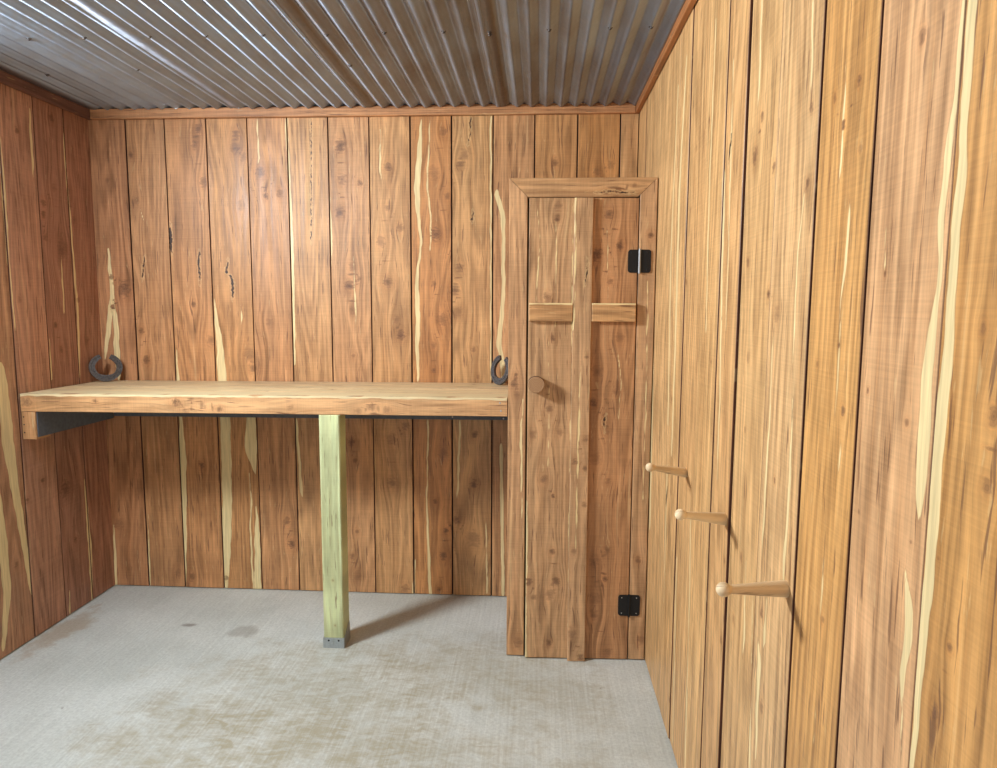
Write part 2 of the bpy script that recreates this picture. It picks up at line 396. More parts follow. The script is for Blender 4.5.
RIGHT_CRACK = [[(733.5, 138, 1), (732.5, 148, 2.4), (731, 160, .5)], [(667.5, 485, .5), (666.5, 498, 1.5), (666, 505, .4)]]

def wall_tone(rr, base, j=.10):
    k = 1+rr.uniform(-j, j); h = rr.uniform(-.05, .05)
    return (base[0]*k, base[1]*k*(1+h*.6), base[2]*k*(1+h*1.5))

def wall_planks(name, c, U, O, Nn, edges, tones, saps, knots, cracks, depths=(), du=.004, dv=.016, gap=.006):
    b = Boards()
    st = [cstreak(c, q) for q in saps] if c else []
    kn = [cknot(c, k) for k in knots] if c else []
    ck = [[(u, v, w*.75) for u, v, w in cstreak(c, q)] for q in cracks] if c else []
    rr = random.Random(sum(map(ord, name)))
    for i, (a, e) in enumerate(zip(edges, edges[1:])):
        g1 = gap*rr.uniform(.5, 1.1)
        dpt = depths[i] if i < len(depths) else rr.uniform(0, .004)
        far = c is None
        ks = [k for k in kn if a-.05 < k[0] < e+.05]
        ss = [q for q in st if any(a-.05 < p[0] < e+.05 for p in q)]
        cs = [q for q in ck if any(a-.05 < p[0] < e+.05 for p in q)]
        b.board(np.asarray(O)-dpt*np.asarray(Nn), U, Z_, Nn, a+g1/2, e-g1/2, .004, 2.395, .019, GW(tones[i]), rr.random()*20,
                ss, ks, cs, du=.05 if far else du, dv=.2 if far else dv, bev=.0015, back=False, edge=(.13, .048, .028))  # plank sides dark red-brown, shade of the gaps put into their colour
    o = b.build(name, CEDAR); tag(o, kind='structure')
    return o

# --- back wall
cb = conv('back')
be = [XL-.012]+[cb(x, y)[0] for x, y in ((137.8, 378), (175.6, 378), (215.6, 378), (255, 378), (293.5, 378), (333, 378), (372.4, 378), (412, 378), (452, 378),
      (493.2, 115), (535, 115), (578, 115), (620.8, 115))]+[XR]
HEART = (.46, .25, .11)
GW = lambda t: (t[0]*1.06, t[1]*1.09, t[2]*1.0)
bt = [(.42, .195, .095), (.45, .222, .105), (.46, .22, .098), (.47, .23, .098), (.46, .225, .105), (.50, .265, .125), (.49, .255, .125), (.49, .26, .12),
      (.47, .215, .085), (.49, .265, .12), (.47, .24, .115), (.47, .235, .10), (.46, .22, .085), (.52, .29, .14)]
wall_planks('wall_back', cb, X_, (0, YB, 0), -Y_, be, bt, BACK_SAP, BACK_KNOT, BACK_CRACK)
# --- left wall
cl = conv('left')
le = [cl(x, y)[0] for x, y in ((17, 378), (51, 378), (80, 378))]
le = [le[0]-.2*k for k in range(18, 0, -1)]+le+[YB+.006]
rr = random.Random(5)
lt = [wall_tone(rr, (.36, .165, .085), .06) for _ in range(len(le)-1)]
lt[-1] = (.36, .17, .11); lt[-2] = (.34, .165, .11); lt[-3] = (.43, .22, .145); lt[-4] = (.42, .22, .13); lt[-5] = (.46, .25, .11)  # visible planks toned pinker, some flare haze put into their colour
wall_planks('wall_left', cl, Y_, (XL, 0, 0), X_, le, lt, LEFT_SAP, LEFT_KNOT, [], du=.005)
# --- right wall (u = -Y)
c_r = conv('right')
re = [c_r(x, y)[0] for x, y in ((662.5, 640), (681, 384), (697.5, 384), (715, 384), (736.5, 384), (766, 384), (805, 384), (857.5, 384), (936, 384))]
re = [-YB-.006, -(YB-.22)]+[-2.85 if False else re[0]]+re[1:]+[re[-1]+.22*k for k in range(1, 10)]
PALE = (.57, .325, .15)
rtn = [PALE, (.58, .345, .165), (.56, .325, .15), (.55, .315, .145), (.57, .33, .15), (.56, .315, .145), (.56, .33, .155), (.57, .345, .175),
       (.53, .275, .10), (.56, .315, .165), (.50, .255, .09)]+[wall_tone(rr, (.5, .26, .11)) for _ in range(9)]
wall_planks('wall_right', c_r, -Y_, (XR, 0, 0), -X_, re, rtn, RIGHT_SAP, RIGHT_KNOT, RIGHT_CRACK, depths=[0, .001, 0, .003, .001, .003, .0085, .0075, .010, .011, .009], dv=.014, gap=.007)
# --- front wall behind the camera, with an unseen doorway added for the fill light
fe = [-XR+.0001+.203*k for k in range(14)]; fe[-1] = -XL
wf = Boards(); rr = random.Random(9)
for a, e in zip(fe, fe[1:]):
    x0, x1 = -e, -a
    z0 = 2.1 if (x0 < -.2 and x1 > -1.5) else .004
    wf.board((0, YF, 0), -X_, Z_, Y_, a+.002, e-.002, z0, 2.395, .019, wall_tone(rr, HEART), du=.05, dv=.2, back=False)
tag(wf.build('wall_front', CEDAR), kind='structure')
# near-black sheets behind the gaps
for nm, lo, hi in (('wall_back_backing', (XL-.08, YB+.021, 0), (XR+.08, YB+.05, H+.06)), ('wall_left_backing', (XL-.05, YF-.05, 0), (XL-.021, YB+.05, H+.06)),
                   ('wall_right_backing', (XR+.021, YF-.05, 0), (XR+.05, YB+.05, H+.06))):
    bm = bmesh.new(); bm_box(bm, lo, hi); tag(link_bm(nm, bm, VOID), kind='structure')

# ------------------------------------------------------------------ floor
def concrete():
    m, nt, N, L, b = nodes('broomed_concrete')
    tc = N.new('ShaderNodeTexCoord')
    def mp(sc, rot=0, loc=(0, 0, 0)):
        n = N.new('ShaderNodeMapping'); n.inputs['Scale'].default_value = sc; n.inputs['Rotation'].default_value = (0, 0, rot); n.inputs['Location'].default_value = loc
        L.new(tc.outputs['Object'], n.inputs['Vector']); return n.outputs[0]
    def nz(vec, sc, det=4, ro=.55, dist=0):
        n = N.new('ShaderNodeTexNoise'); n.inputs['Scale'].default_value = sc; n.inputs['Detail'].default_value = det
        n.inputs['Roughness'].default_value = ro; n.inputs['Distortion'].default_value = dist; L.new(vec, n.inputs['Vector']); return n.outputs['Fac']
    def rng(v, a, b_, c, d):
        n = N.new('ShaderNodeMapRange'); n.interpolation_type = 'SMOOTHSTEP'; L.new(v, n.inputs[0])
        for i, k in enumerate((a, b_, c, d)): n.inputs[i+1].default_value = k
        return n.outputs[0]
    def mt(op, a, b_):
        n = N.new('ShaderNodeMath'); n.operation = op
        for i, v in enumerate((a, b_)):
            if isinstance(v, (int, float)): n.inputs[i].default_value = v
            else: L.new(v, n.inputs[i])
        return n.outputs[0]
    def mix(f, a, b_, mode='MIX'):
        n = N.new('ShaderNodeMix'); n.data_type = 'RGBA'; n.blend_type = mode
        for s_, v in ((0, f), (6, a), (7, b_)):
            if isinstance(v, (int, float)): n.inputs[s_].default_value = v
            elif isinstance(v, tuple): n.inputs[s_].default_value = (*v, 1)
            else: L.new(v, n.inputs[s_])
        return n.outputs[2]
    O = mp((1, 1, 1))
    big = nz(O, 2.2, 5, .6); fine = nz(O, 90, 4, .65)
    broom = nz(mp((95, 2.2, 1), .12), 1, 4, .7, .4)
    swirl = nz(mp((14, 30, 1), .25), 1, 3, .6, 1.2)
    def blob(px, py, rx, ry, rot=0):
        p = on_plane(px, py, 2, 0)
        n = N.new('ShaderNodeVectorMath'); n.operation = 'SUBTRACT'; L.new(tc.outputs['Object'], n.inputs[0]); n.inputs[1].default_value = (p[0], p[1], 0)
        k = N.new('ShaderNodeMapping'); k.vector_type = 'POINT'; k.inputs['Rotation'].default_value = (0, 0, rot); k.inputs['Scale'].default_value = (1/rx, 1/ry, 0)
        L.new(n.outputs[0], k.inputs['Vector'])
        ln = N.new('ShaderNodeVectorMath'); ln.operation = 'LENGTH'; L.new(k.outputs[0], ln.inputs[0])
        return ln.outputs['Value']
    edge = rng(nz(O, 6, 5, .65), .3, .7, -.45, .45)
    def stain(args, amt, soft=.5):
        return rng(mt('ADD', blob(*args), edge), 1-soft, 1+soft*.6, amt, 0)
    base = mix(rng(big, .3, .7, 0, 1), (.50, .53, .49), (.62, .65, .61))
    base = mix(1.0, base, rng(fine, .3, .7, .88, 1.08), 'MULTIPLY')
    base = mix(1.0, base, rng(broom, .35, .68, .945, 1.04), 'MULTIPLY')
    for args, amt in (((470, 665, .42, .26, 0), .55), ((300, 700, .55, .42, .2), .62), ((360, 760, .70, .28, 0), .62), ((180, 745, .35, .25, .2), .4), ((560, 700, .2, .25, 0), .4)):
        s_ = mt('MULTIPLY', stain(args, amt, .6), rng(mt('ADD', mt('MULTIPLY', broom, .4), mt('MULTIPLY', swirl, .7)), .36, .72, 1.2, .15))
        base = mix(s_, base, (.36, .325, .225))
    base = mix(stain((62, 632, .07, .24, -.2), .5, .4), base, (.34, .22, .10))
    base = mix(stain((240, 632, .06, .05, 0), .45, .5), base, (.22, .20, .16))
    base = mix(stain((190, 625, .04, .02, .6), .7, .5), base, (.16, .14, .11))
    spots = rng(nz(O, 26, 2, .5), .755, .80, 0, .55)
    base = mix(spots, base, (.20, .18, .14))
    whitef = rng(nz(mp((40, 90, 1), .3), 1, 3, .6, .8), .66, .76, 0, .5)
    base = mix(whitef, base, (.68, .68, .62))
    L.new(base, b.inputs['Base Color']); b.inputs['Roughness'].default_value = .62
    bp = N.new('ShaderNodeBump'); bp.inputs['Strength'].default_value = .5; bp.inputs['Distance'].default_value = .004
    h = mt('ADD', mt('ADD', mt('MULTIPLY', broom, .8), mt('MULTIPLY', fine, .3)), mt('MULTIPLY', swirl, .7))
    L.new(h, bp.inputs['Height']); L.new(bp.outputs[0], b.inputs['Normal'])
    return m
bm = bmesh.new(); bm_box(bm, (XL-.05, YF-.3, -.1), (XR+.05, YB+.05, 0))
tag(link_bm('floor', bm, concrete()), kind='structure')

# ------------------------------------------------------------------ ceiling of corrugated sheets
def tin():
    m, nt, N, L, b = nodes('old_corrugated_tin')
    tc = N.new('ShaderNodeTexCoord')
    def nz(sc, det, scale=(1, 1, 1)):
        mp = N.new('ShaderNodeMapping'); mp.inputs['Scale'].default_value = scale; L.new(tc.outputs['Object'], mp.inputs['Vector'])
        n = N.new('ShaderNodeTexNoise'); n.inputs['Scale'].default_value = sc; n.inputs['Detail'].default_value = det; L.new(mp.outputs[0], n.inputs['Vector']); return n.outputs['Fac']
    def rng(v, a, b_, c, d):
        n = N.new('ShaderNodeMapRange'); L.new(v, n.inputs[0])
        for i, k in enumerate((a, b_, c, d)): n.inputs[i+1].default_value = k
        return n.outputs[0]
    a = N.new('ShaderNodeAttribute'); a.attribute_name = 'rust'
    mx = N.new('ShaderNodeMix'); mx.data_type = 'RGBA'; mx.inputs[6].default_value = (.40, .50, .64, 1); mx.inputs[7].default_value = (.22, .19, .165, 1)
    ad = N.new('ShaderNodeMath'); ad.operation = 'MULTIPLY_ADD'; L.new(nz(5, 5, (2, .6, 1)), ad.inputs[0]); ad.inputs[1].default_value = 1.0
    L.new(a.outputs['Fac'], ad.inputs[2])
    f = rng(ad.outputs[0], .45, 1.25, 0, 1); L.new(f, mx.inputs[0]); L.new(mx.outputs[2], b.inputs['Base Color'])
    b.inputs['Metallic'].default_value = .88
    b.inputs['Anisotropic'].default_value = .9
    tg = N.new('ShaderNodeCombineXYZ'); tg.inputs[1].default_value = 1.0; L.new(tg.outputs[0], b.inputs['Tangent'])
    L.new(rng(nz(40, 4), .3, .7, .36, .50), b.inputs['Roughness'])
    bp = N.new('ShaderNodeBump'); bp.inputs['Strength'].default_value = .12; bp.inputs['Distance'].default_value = .004
    L.new(nz(28, 3, (1, .5, 1)), bp.inputs['Height']); L.new(bp.outputs[0], b.inputs['Normal'])
    return m
TIN = tin()
bm = bmesh.new(); bm_box(bm, (XL-.05, YF-.05, H+.035), (XR+.05, YB+.05, H+.08))
ceiling = tag(link_bm('ceiling', bm, VOID), kind='structure')
PITCH_C = .0677
def sheet(x0, x1, zoff, seed, brown0):
    rs = np.random.RandomState(seed)
    nx = int((x1-x0)/.0042)+1; ys = np.arange(YF, YB+.0001, .045); ys[-1] = YB
    xs = np.linspace(x0, x1, nx)
    ph = (xs-x0)/PITCH_C*2*math.pi
    prof = .0088*np.cos(ph)
    prof += np.where(np.abs(np.cos(ph)) > .0, .0012*np.cos(3*ph), 0)
    lap = 1/(1+np.exp(-((xs-x0)-.055)/.005)); prof = prof*(.22+.78*lap)-.0035*(1-lap)
    # each ridge wanders a little along its length
    ny = len(ys); k = np.arange(ny)
    def smooth(n):
        a = rs.randn(ny+24); w = np.hanning(n); w /= w.sum(); return np.convolve(a, w, 'same')[12:12+ny]
    wob = np.zeros((ny, nx)); rid = np.floor((xs-x0)/PITCH_C).astype(int)
    amp = np.ones((ny, nx))
    for r_ in range(rid.max()+1):
        w1 = smooth(9)*.0016; w2 = 1+smooth(11)*.22
        c_ = rid == r_
        t_ = ((xs[c_]-x0)/PITCH_C-r_); win = np.sin(np.pi*t_)**2
        amp[:, c_] = 1+(w2[:, None]-1)*win[None, :]
        wob[:, c_] = w1[:, None]*win[None, :]
    Z = H+.0045+zoff+prof[None, :]*amp+wob
    X = np.tile(xs, (ny, 1)); Yg = np.tile(ys[:, None], (1, nx))
    co = np.stack([X, Yg, Z], -1).reshape(-1, 3)
    idx = np.arange(nx*ny).reshape(ny, nx)
    fa = np.stack([idx[:-1, :-1], idx[1:, :-1], idx[1:, 1:], idx[:-1, 1:]], -1).reshape(-1, 4)
    me = bpy.data.meshes.new('corrugated_sheet')
    me.from_pydata(co.tolist(), [], fa.tolist())
    rust = brown0+(.75 if seed > 4 else .25)*(1-lap)
    ra = rs.rand(rid.max()+2)*.22; rust = rust+ra[rid]
    at = me.attributes.new('rust', 'FLOAT', 'POINT'); at.data.foreach_set('value', np.tile(rust, (ny, 1)).astype(np.float32).ravel())
    me.polygons.foreach_set('use_smooth', np.ones(len(fa), bool)); me.materials.append(TIN)
    o = bpy.data.objects.new('corrugated_sheet', me); C.objects.link(o)
    sl = o.modifiers.new('sheet_thickness', 'SOLIDIFY'); sl.thickness = .0012; sl.offset = 1
    attach(o, ceiling); return o
SH = [(-2.19, -1.44, 0, 3, .0), (-1.475, -.80, -.003, 4, .05), (-.845, -.17, -.006, 5, .25), (-.215, .452, -.009, 6, .22)]  # last value browns the right-hand sheets, wood reflection put into the colour
sheets = [sheet(*a) for a in SH]
screw_px = [(22, 37), (77, 36), (132, 68), (143, 34), (201, 33), (259, 32), (320, 31), (378, 29), (438, 28), (482, 30), (497, 28), (557, 25), (618, 23), (659, 22), (50, 73), (343, 62)]
bm = bmesh.new()
bm_lathe(bm, [(0, .0085), (.002, .0085), (.003, .005), (.007, .0045), (.008, 0)], axis_mat((0, 0, 0), (0, 0, -1)), 10)
scr = link_bm('roofing_screw', bm, simple('weathered_screw', (.10, .09, .085), .45, .7), smooth=False)
for i, (px, py) in enumerate(screw_px):
    p = on_plane(px, py, 2, H+.002)
    o = scr if i == 0 else scr.copy()
    if i: C.objects.link(o)
    si = max(k for k in range(4) if p[0] >= SH[k][0]) if p[0] >= SH[0][0] else 0
    x0 = SH[si][0]; xs = x0+(round((p[0]-x0)/PITCH_C-.5)+.5)*PITCH_C
    o.location = (xs, p[1], H+.0045+SH[si][2]-.0072)
    attach(o, sheets[si])

# ------------------------------------------------------------------ trims under the ceiling
def hb(name, O, U, V, Nn, u0, u1, v0, v1, t, tone, mat=CEDAR, parent=None, kind=None, knots=(), streaks=(), **kw):
    b = Boards().board(O, U, V, Nn, u0, u1, v0, v1, t, tone, None, streaks, knots, **kw)
    o = b.build(name, mat, parent)
    if kind: tag(o, kind=kind)
    return o
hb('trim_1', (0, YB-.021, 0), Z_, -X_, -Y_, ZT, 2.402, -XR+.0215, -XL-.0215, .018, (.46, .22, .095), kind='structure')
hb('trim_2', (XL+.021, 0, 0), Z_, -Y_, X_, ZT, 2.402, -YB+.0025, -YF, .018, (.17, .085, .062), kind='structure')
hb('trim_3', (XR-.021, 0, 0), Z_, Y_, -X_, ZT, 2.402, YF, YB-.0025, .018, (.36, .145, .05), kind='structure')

# ------------------------------------------------------------------ workbench
bench = empty('workbench', (-.87, 2.79, 0))
tag(bench, 'long pale cedar workbench against the back wall on one green-tinted post', 'workbench')
BX0, BX1 = XL+.004, -.126
def bz(x): return 1.0885+.004*(x+1.15)        # the top drops a little to the left
SL = np.array([1, 0, .004]); SL = SL/np.linalg.norm(SL)
Nup = np.cross(SL, Y_); 
ob = (0, 0, bz(0))
# (grain along X: V = X direction, U = +-Y so that U x V = up -> U = -Y)
nx0, nx1 = BX0, BX1
rb = random.Random(3)
def randk(n, u0, u1, v0, v1, r0, r1, r_):
    return [(r_.uniform(u0, u1), r_.uniform(v0, v1), r_.uniform(r0, r1)) for _ in range(n)]
b = Boards().board(ob, -Y_, SL, Nup, -(YB-.006), -3.052, nx0, nx1, .038, (.68, .52, .30), 3.3,
                   [[(-3.10, -1.6, .004), (-3.11, -1.0, .03), (-3.09, -.3, .02)], [(-3.2, -2.0, .03), (-3.19, -1.2, .01), (-3.2, -.2, .03)]], randk(4, -3.28, -3.1, -2, -.3, .008, .014, rb), deflect=1)
b.build('worktop_board', CREAM, bench)
b = Boards().board(ob, -Y_, SL, Nup, -3.048, -(YBENCH+.0395), nx0, nx1, .038, (.76, .60, .34), 8.1,
                   [[(-2.83, -2.2, .09), (-2.84, -1.2, .075), (-2.83, -.12, .10)], [(-2.95, -1.9, .02), (-2.96, -.9, .05), (-2.95, -.2, .03)]], randk(3, -3.0, -2.9, -2, -.3, .006, .010, rb))
b.build('worktop_board', CREAM, bench)
# front board: faces -Y, grain along X: V = -X, U = Z
def xk(px, py, r):
    p = on_plane(px, py, 1, YBENCH); return (p[2]-bz(0)-.004*p[0], -p[0], r*.0042)
fk = [xk(*k) for k in ((176, 402, 4), (202, 405, 4), (219, 409, 3), (291, 408, 3), (371, 407, 4), (387, 410, 4), (358, 411, 3), (26, 402, 5), (95, 401, 2), (185, 411, 3))]
front = Boards().board((0, YBENCH, bz(0)), Z_, -SL, -Y_, -.076, 0, -BX1, -BX0, .038, (.58, .335, .155), 5.7,
                       [[(-.004, .1, .010), (-.003, 1.0, .008), (-.004, 2.2, .010)]], fk, []).build('front_board', CREAM, bench)
def screw_at(p, d, parent, r=.004, mat=SCREW):
    bm = bmesh.new(); bm_lathe(bm, [(-.004, r), (.0006, r), (.0012, r*.6), (.0008, 0)], axis_mat(p, d), 10)
    return link_bm('screw', bm, mat, parent)
for px, py in ((500, 403), (501, 411)):
    p = on_plane(px, py, 1, YBENCH); screw_at(p, (0, -1, 0), front)
# left cleat: wood end block, dark side board behind it, back cleat
zc0, zc1 = .888, bz(-2.15)-.077
hb_ = Boards().board((0, 2.753, 0), X_, Z_, -Y_, XL+.004, XL+.064, zc0, zc1, .085, (.50, .27, .12), 2.2, [[(XL+.055, .9, .004), (XL+.054, 1.0, .006)]]).build('cleat_end', CREAM, bench)
for z in (.985, .952, .918): screw_at((XL+.014, 2.7525, z), (0, -1, 0), hb_, .003, BLACK)
bm = bmesh.new(); bm_box(bm, (XL+.004, 2.840, zc0+.004), (XL+.046, YB-.006, bz(-2.18)-.04)); side = link_bm('side_cleat', bm, DARKGREY, bench, bevel=.0015)
bm = bmesh.new(); bm_box(bm, (XL+.066, 2.760, zc0+.010), (XL+.070, 2.84, zc1)); 
bm_box(bm, (XL+.0465, 2.84, zc0+.010), (XL+.070, YB-.05, zc1)); link_bm('side_panel', bm, DARKGREY, bench)
bm = bmesh.new(); vs = bm_box(bm, (XL+.072, YB-.044, .915), (BX1-.002, YB-.006, 1.02))
for v in vs: v.co.z = (bz(v.co.x)-.040) if v.co.z > 1 else bz(v.co.x)-.177
backc = link_bm('back_cleat', bm, DARKGREY, bench, bevel=.0015)
for px, py in ((503.5, 418.6), (452.5, 417), ):
    p = on_plane(px, py, 1, YB-.044); screw_at(p, (0, -1, 0), backc, .004)
# post and its bracket
PX0, PX1, PY0 = -.9085, -.8215, YBENCH+.001
zt_ = bz(-.865)-.077
post = Boards()
tonep = (.56, .62, .34)
post.board((0, PY0, 0), X_, Z_, -Y_, PX0, PX1, .012, zt_, .087, tonep, 1.3, [], [(PX0+.045, .30, .006), (PX0+.05, .10, .004)], du=.006, dv=.02, bev=.004)
pk = post.build('post', PINE, bench)
bm = bmesh.new()
t = .0025
bm_box(bm, (PX0-t, PY0-t, .0), (PX1+t, PY0+.087+t, .010))              # seat plate
bm_box(bm, (PX0-t, PY0-t, .010), ((PX0+PX1)/2-.0006, PY0, .046))       # two front tabs with a slit
bm_box(bm, ((PX0+PX1)/2+.0006, PY0-t, .010), (PX1+t, PY0, .046))
for xa, xb in ((PX1, PX1+t), (PX0-t, PX0)):                            # side plates rise to the back
    q = [(PY0, .010), (PY0+.087, .010), (PY0+.087, .082), (PY0+.070, .082), (PY0+.02, .048), (PY0, .046)]
    va = [bm.verts.new((xa, y, z)) for y, z in q]; vb = [bm.verts.new((xb, y, z)) for y, z in q]
    bm.faces.new(va); bm.faces.new(vb[::-1])
    for i in range(len(q)):
        j = (i+1) % len(q); bm.faces.new((va[i], vb[i], vb[j], va[j]))
base = link_bm('post_base', bm, GALV, pk)
# (screws in the tabs sit on the bracket; they hang on the post like it)
for x in (PX0+.022, PX1-.022):
    screw_at((x, PY0-t, .034), (0, -1, 0), pk, .0042, BLACK)

# ------------------------------------------------------------------ closet in the corner
closet = empty('closet', (.16, 3.0, 0))
tag(closet, 'tall narrow cedar corner closet whose door carries a wooden cross and round log knob', 'closet')
CX0, CX1, CZ = -.1225, XR-.003, 1.960
TR = .074
zf = .004
def kn_px(pts, u_of=lambda p: p[0]):
    out = []
    for x, y, r in pts:
        p = on_plane(x, y, 1, YC); out.append((p[0], p[2], r*.0040))
    return out
def sp_px(ln):
    out = []
    for x, y, w in ln:
        p = on_plane(x, y, 1, YC); out.append((p[0], p[2], w*.0028))
    return out
# side and top panels
Boards().board((CX0+.004, 0, 0), -Y_, Z_, -X_, -(YB-.006), -(YC+.0205), .004, CZ-.004, .018, (.42, .20, .09), 4.4).build('side_panel', CEDAR, closet)
Boards().board((0, 0, CZ-.003), X_, Y_, Z_, CX0+.024, CX1, YC+.0205, YB-.006, .018, (.45, .22, .10), 4.9).build('top_panel', CEDAR, closet)
# mitred frame
lcut = lambda u, v: (u, np.where(v > CZ-.2, np.minimum(v, CZ-.0008-(u-CX0)), v))
b = Boards().board((0, YC, 0), X_, Z_, -Y_, CX0, CX0+TR-.002, zf, CZ, .020, (.51, .29, .14), 6.2,
     [sp_px([(523, 400, 1), (521, 430, 3), (522, 520, 1)]), sp_px([(526, 560, .6), (524, 640, 2)])], kn_px([(517, 394, 3), (514, 384, 4), (518, 643, 5), (516, 375, 2)]), cut=lcut)
b.build('frame_board', CEDAR, closet)
rc0 = .3845
rcut = lambda u, v: (u, np.where(v > CZ-.2, np.minimum(v, CZ-.0008-(CX1-u)), v))
b = Boards().board((0, YC, 0), X_, Z_, -Y_, rc0, CX1, zf, CZ, .020, (.51, .30, .15), 7.4,
     [sp_px([(648, 280, 1.5), (646, 400, 1.5), (643, 500, 1)])], kn_px([(651, 235, 3), (638, 560, 3), (641, 640, 4)]),
     [], cut=rcut)
b.build('frame_board', CEDAR, closet)
# top board, grain along X: U=Z, V=-X
def tcut(u, v):
    x = -v; lim0 = CX0+.0008+(CZ-u); lim1 = CX1-.0008-(CZ-u)
    return u, -np.clip(x, lim0, lim1)
b = Boards().board((0, YC, 0), Z_, -X_, -Y_, CZ-TR, CZ, -CX1, -CX0, .020, (.47, .265, .12), 9.1, [], [(CZ-.05, -.30, .012), (CZ-.03, -.36, .008), (CZ-.055, -.25, .008)],
     cracks=[[(CZ-.058, -.36, .001), (CZ-.052, -.28, .003), (CZ-.058, -.22, .001)]], cut=tcut)
b.build('frame_board', CEDAR, closet)
# door: swung open by a crack about its hinges on the right
A = math.radians(2.0); HX = .3815
DU = np.array([math.cos(A), math.sin(A), 0]); DN = np.array([math.sin(A), -math.cos(A), 0])
DO = np.array([HX, YC-.001, 0])-DU*HX          # so that u is close to world x
dz0, dz1 = .004, CZ-TR-.004
dp = Boards()
L0, L1, R1 = -.0435, .166, HX-.001
dp.board(DO, DU, Z_, DN, L0, L1-.0015, dz0, dz1, .019, (.50, .295, .145), 11.2,
   [sp_px([(537, 200, 1.2), (540, 240, 1.6), (536, 300, 1)]), sp_px([(527, 500, 2), (526.5, 560, 3.5), (526, 580, 1.5), (526, 640, 3), (526, 660, 4)]),
    sp_px([(573, 200, 1.2), (571, 400, 1.6), (569, 520, 2), (568, 660, 2)]), sp_px([(548, 340, .6), (549, 420, 1.2), (548, 470, 1)]), sp_px([(556, 200, .8), (556, 300, 1), (555, 340, .4)])],
   kn_px([(547, 297, 4), (558, 207, 4), (549, 408, 4), (533, 434, 4), (544, 478, 4), (560, 432, 3), (552, 551, 3), (550, 593, 5), (556, 580, 4), (529, 580, 4), (534, 596, 3), (549, 642, 3), (557, 220, 2.5), (548, 386, 1.5), (553, 495, 2), (553, 338, 2.5)]))
dp.board(DO, DU, Z_, DN, L1+.0015, R1, dz0, dz1, .019, (.44, .225, .10), 12.6,
   [sp_px([(607, 230, .6), (608, 290, 1), (607, 300, .3)]), sp_px([(617, 345, .6), (621, 380, 1.4), (619, 410, 1), (617, 440, .4)])],
   kn_px([(597, 254, 5), (609, 214, 4), (620, 246, 4), (610, 281, 3), (616, 391, 4), (620, 338, 4), (597, 371, 6), (605, 417, 3), (606, 431, 3), (595, 458, 6), (608, 481, 3), (607, 550, 4), (595, 560, 6), (594, 597, 6), (605, 578, 2.5), (607, 652, 5), (594, 615, 4), (593, 403, 4)]),
   [sp_px([(606, 414, .5), (604, 420, 1.2), (605, 428, .5)])])
door = dp.build('door_panel', CEDAR, closet)
bx0, bx1 = .131, .203
Boards().board(DO+DN*.020, DU, Z_, DN, bx0, bx1, -.0 + .0015, dz1-.002, .0195, (.51, .31, .16), 13.3,
   [sp_px([(575, 200, 2), (575, 260, 2), (573, 330, 2)]), sp_px([(580, 360, 1), (578, 430, 3), (576, 500, 2), (575, 560, 1)])],
   kn_px([(586, 356, 2), (585, 438, 3), (574, 460, 3), (584, 467, 2.5), (584, 503, 2.5), (573, 549, 3), (571, 630, 5), (580, 655, 4)]),
   [sp_px([(587, 262, .2), (586, 272, .5), (584, 284, .2)])]).build('cross_upright', CEDAR, door)
for u0, u1, sd in ((L0+.003, bx0-.0015, 14.4), (bx1+.0015, HX-.006, 15.9)):
    Boards().board(DO+DN*.022, Z_, -DU, DN, 1.4045, 1.4765, -u1, -u0, .0215, (.50, .28, .12), sd, [[(1.474, -.40, .008), (1.473, .1, .006)]], [], du=.004).build('cross_arm', CEDAR, door)
# knob: a slice of a branch
kp = on_plane(536, 385, 1, YC-.06)
bm = bmesh.new()
kd = np.array([0.02, -1, .02])
ring = 26
KM = axis_mat((kp[0], YC-.016, kp[2]), kd)
rs = random.Random(2)
rad = [.033*(1+.03*math.sin(3*2*math.pi*k/ring+.5)+.012*math.sin(5*2*math.pi*k/ring)) for k in range(ring)]
rows = []
for z, f in ((0, .96), (.012, 1.0), (.046, 1.0), (.050, .985), (.0515, .94), (.0517, .5)):
    rows.append([bm.verts.new(KM @ Vector((rad[k]*f*math.cos(2*math.pi*k/ring), rad[k]*f*math.sin(2*math.pi*k/ring), z))) for k in range(ring)])
for a, e in zip(rows, rows[1:]):
    for k in range(ring): bm.faces.new((a[k], a[(k+1) % ring], e[(k+1) % ring], e[k]))
cv = bm.verts.new(KM @ Vector((.001, .001, .0517)))
for k in range(ring): bm.faces.new((rows[-1][k], rows[-1][(k+1) % ring], cv))
bm.faces.new(rows[0][::-1])
def knob_mat():
    m, nt, N, L, b = nodes('branch_end_grain')
    tc = N.new('ShaderNodeTexCoord'); mp = N.new('ShaderNodeMapping'); mp.inputs['Location'].default_value = (-kp[0], 0, -kp[2]); L.new(tc.outputs['Object'], mp.inputs['Vector'])
    w = N.new('ShaderNodeTexWave'); w.wave_type = 'RINGS'; w.rings_direction = 'Y'; w.inputs['Scale'].default_value = 55; w.inputs['Distortion'].default_value = 2.0
    w.inputs['Detail Scale'].default_value = 3; L.new(mp.outputs[0], w.inputs['Vector'])
    r = N.new('ShaderNodeValToRGB'); r.color_ramp.elements[0].color = (.26, .13, .06, 1); r.color_ramp.elements[1].color = (.42, .25, .12, 1)
    L.new(w.outputs['Fac'], r.inputs[0]); L.new(r.outputs[0], b.inputs['Base Color']); b.inputs['Roughness'].default_value = .6
    return m
KOB = knob_mat()
knob = link_bm('knob', bm, KOB, door, smooth=False)
knob.data.materials.append(simple('bark_rim', (.10, .045, .02), .8, 0, .5, 150, .3))
for p in knob.data.polygons:
    if abs(p.normal.dot(Vector(kd).normalized())) < .5: p.material_index = 1

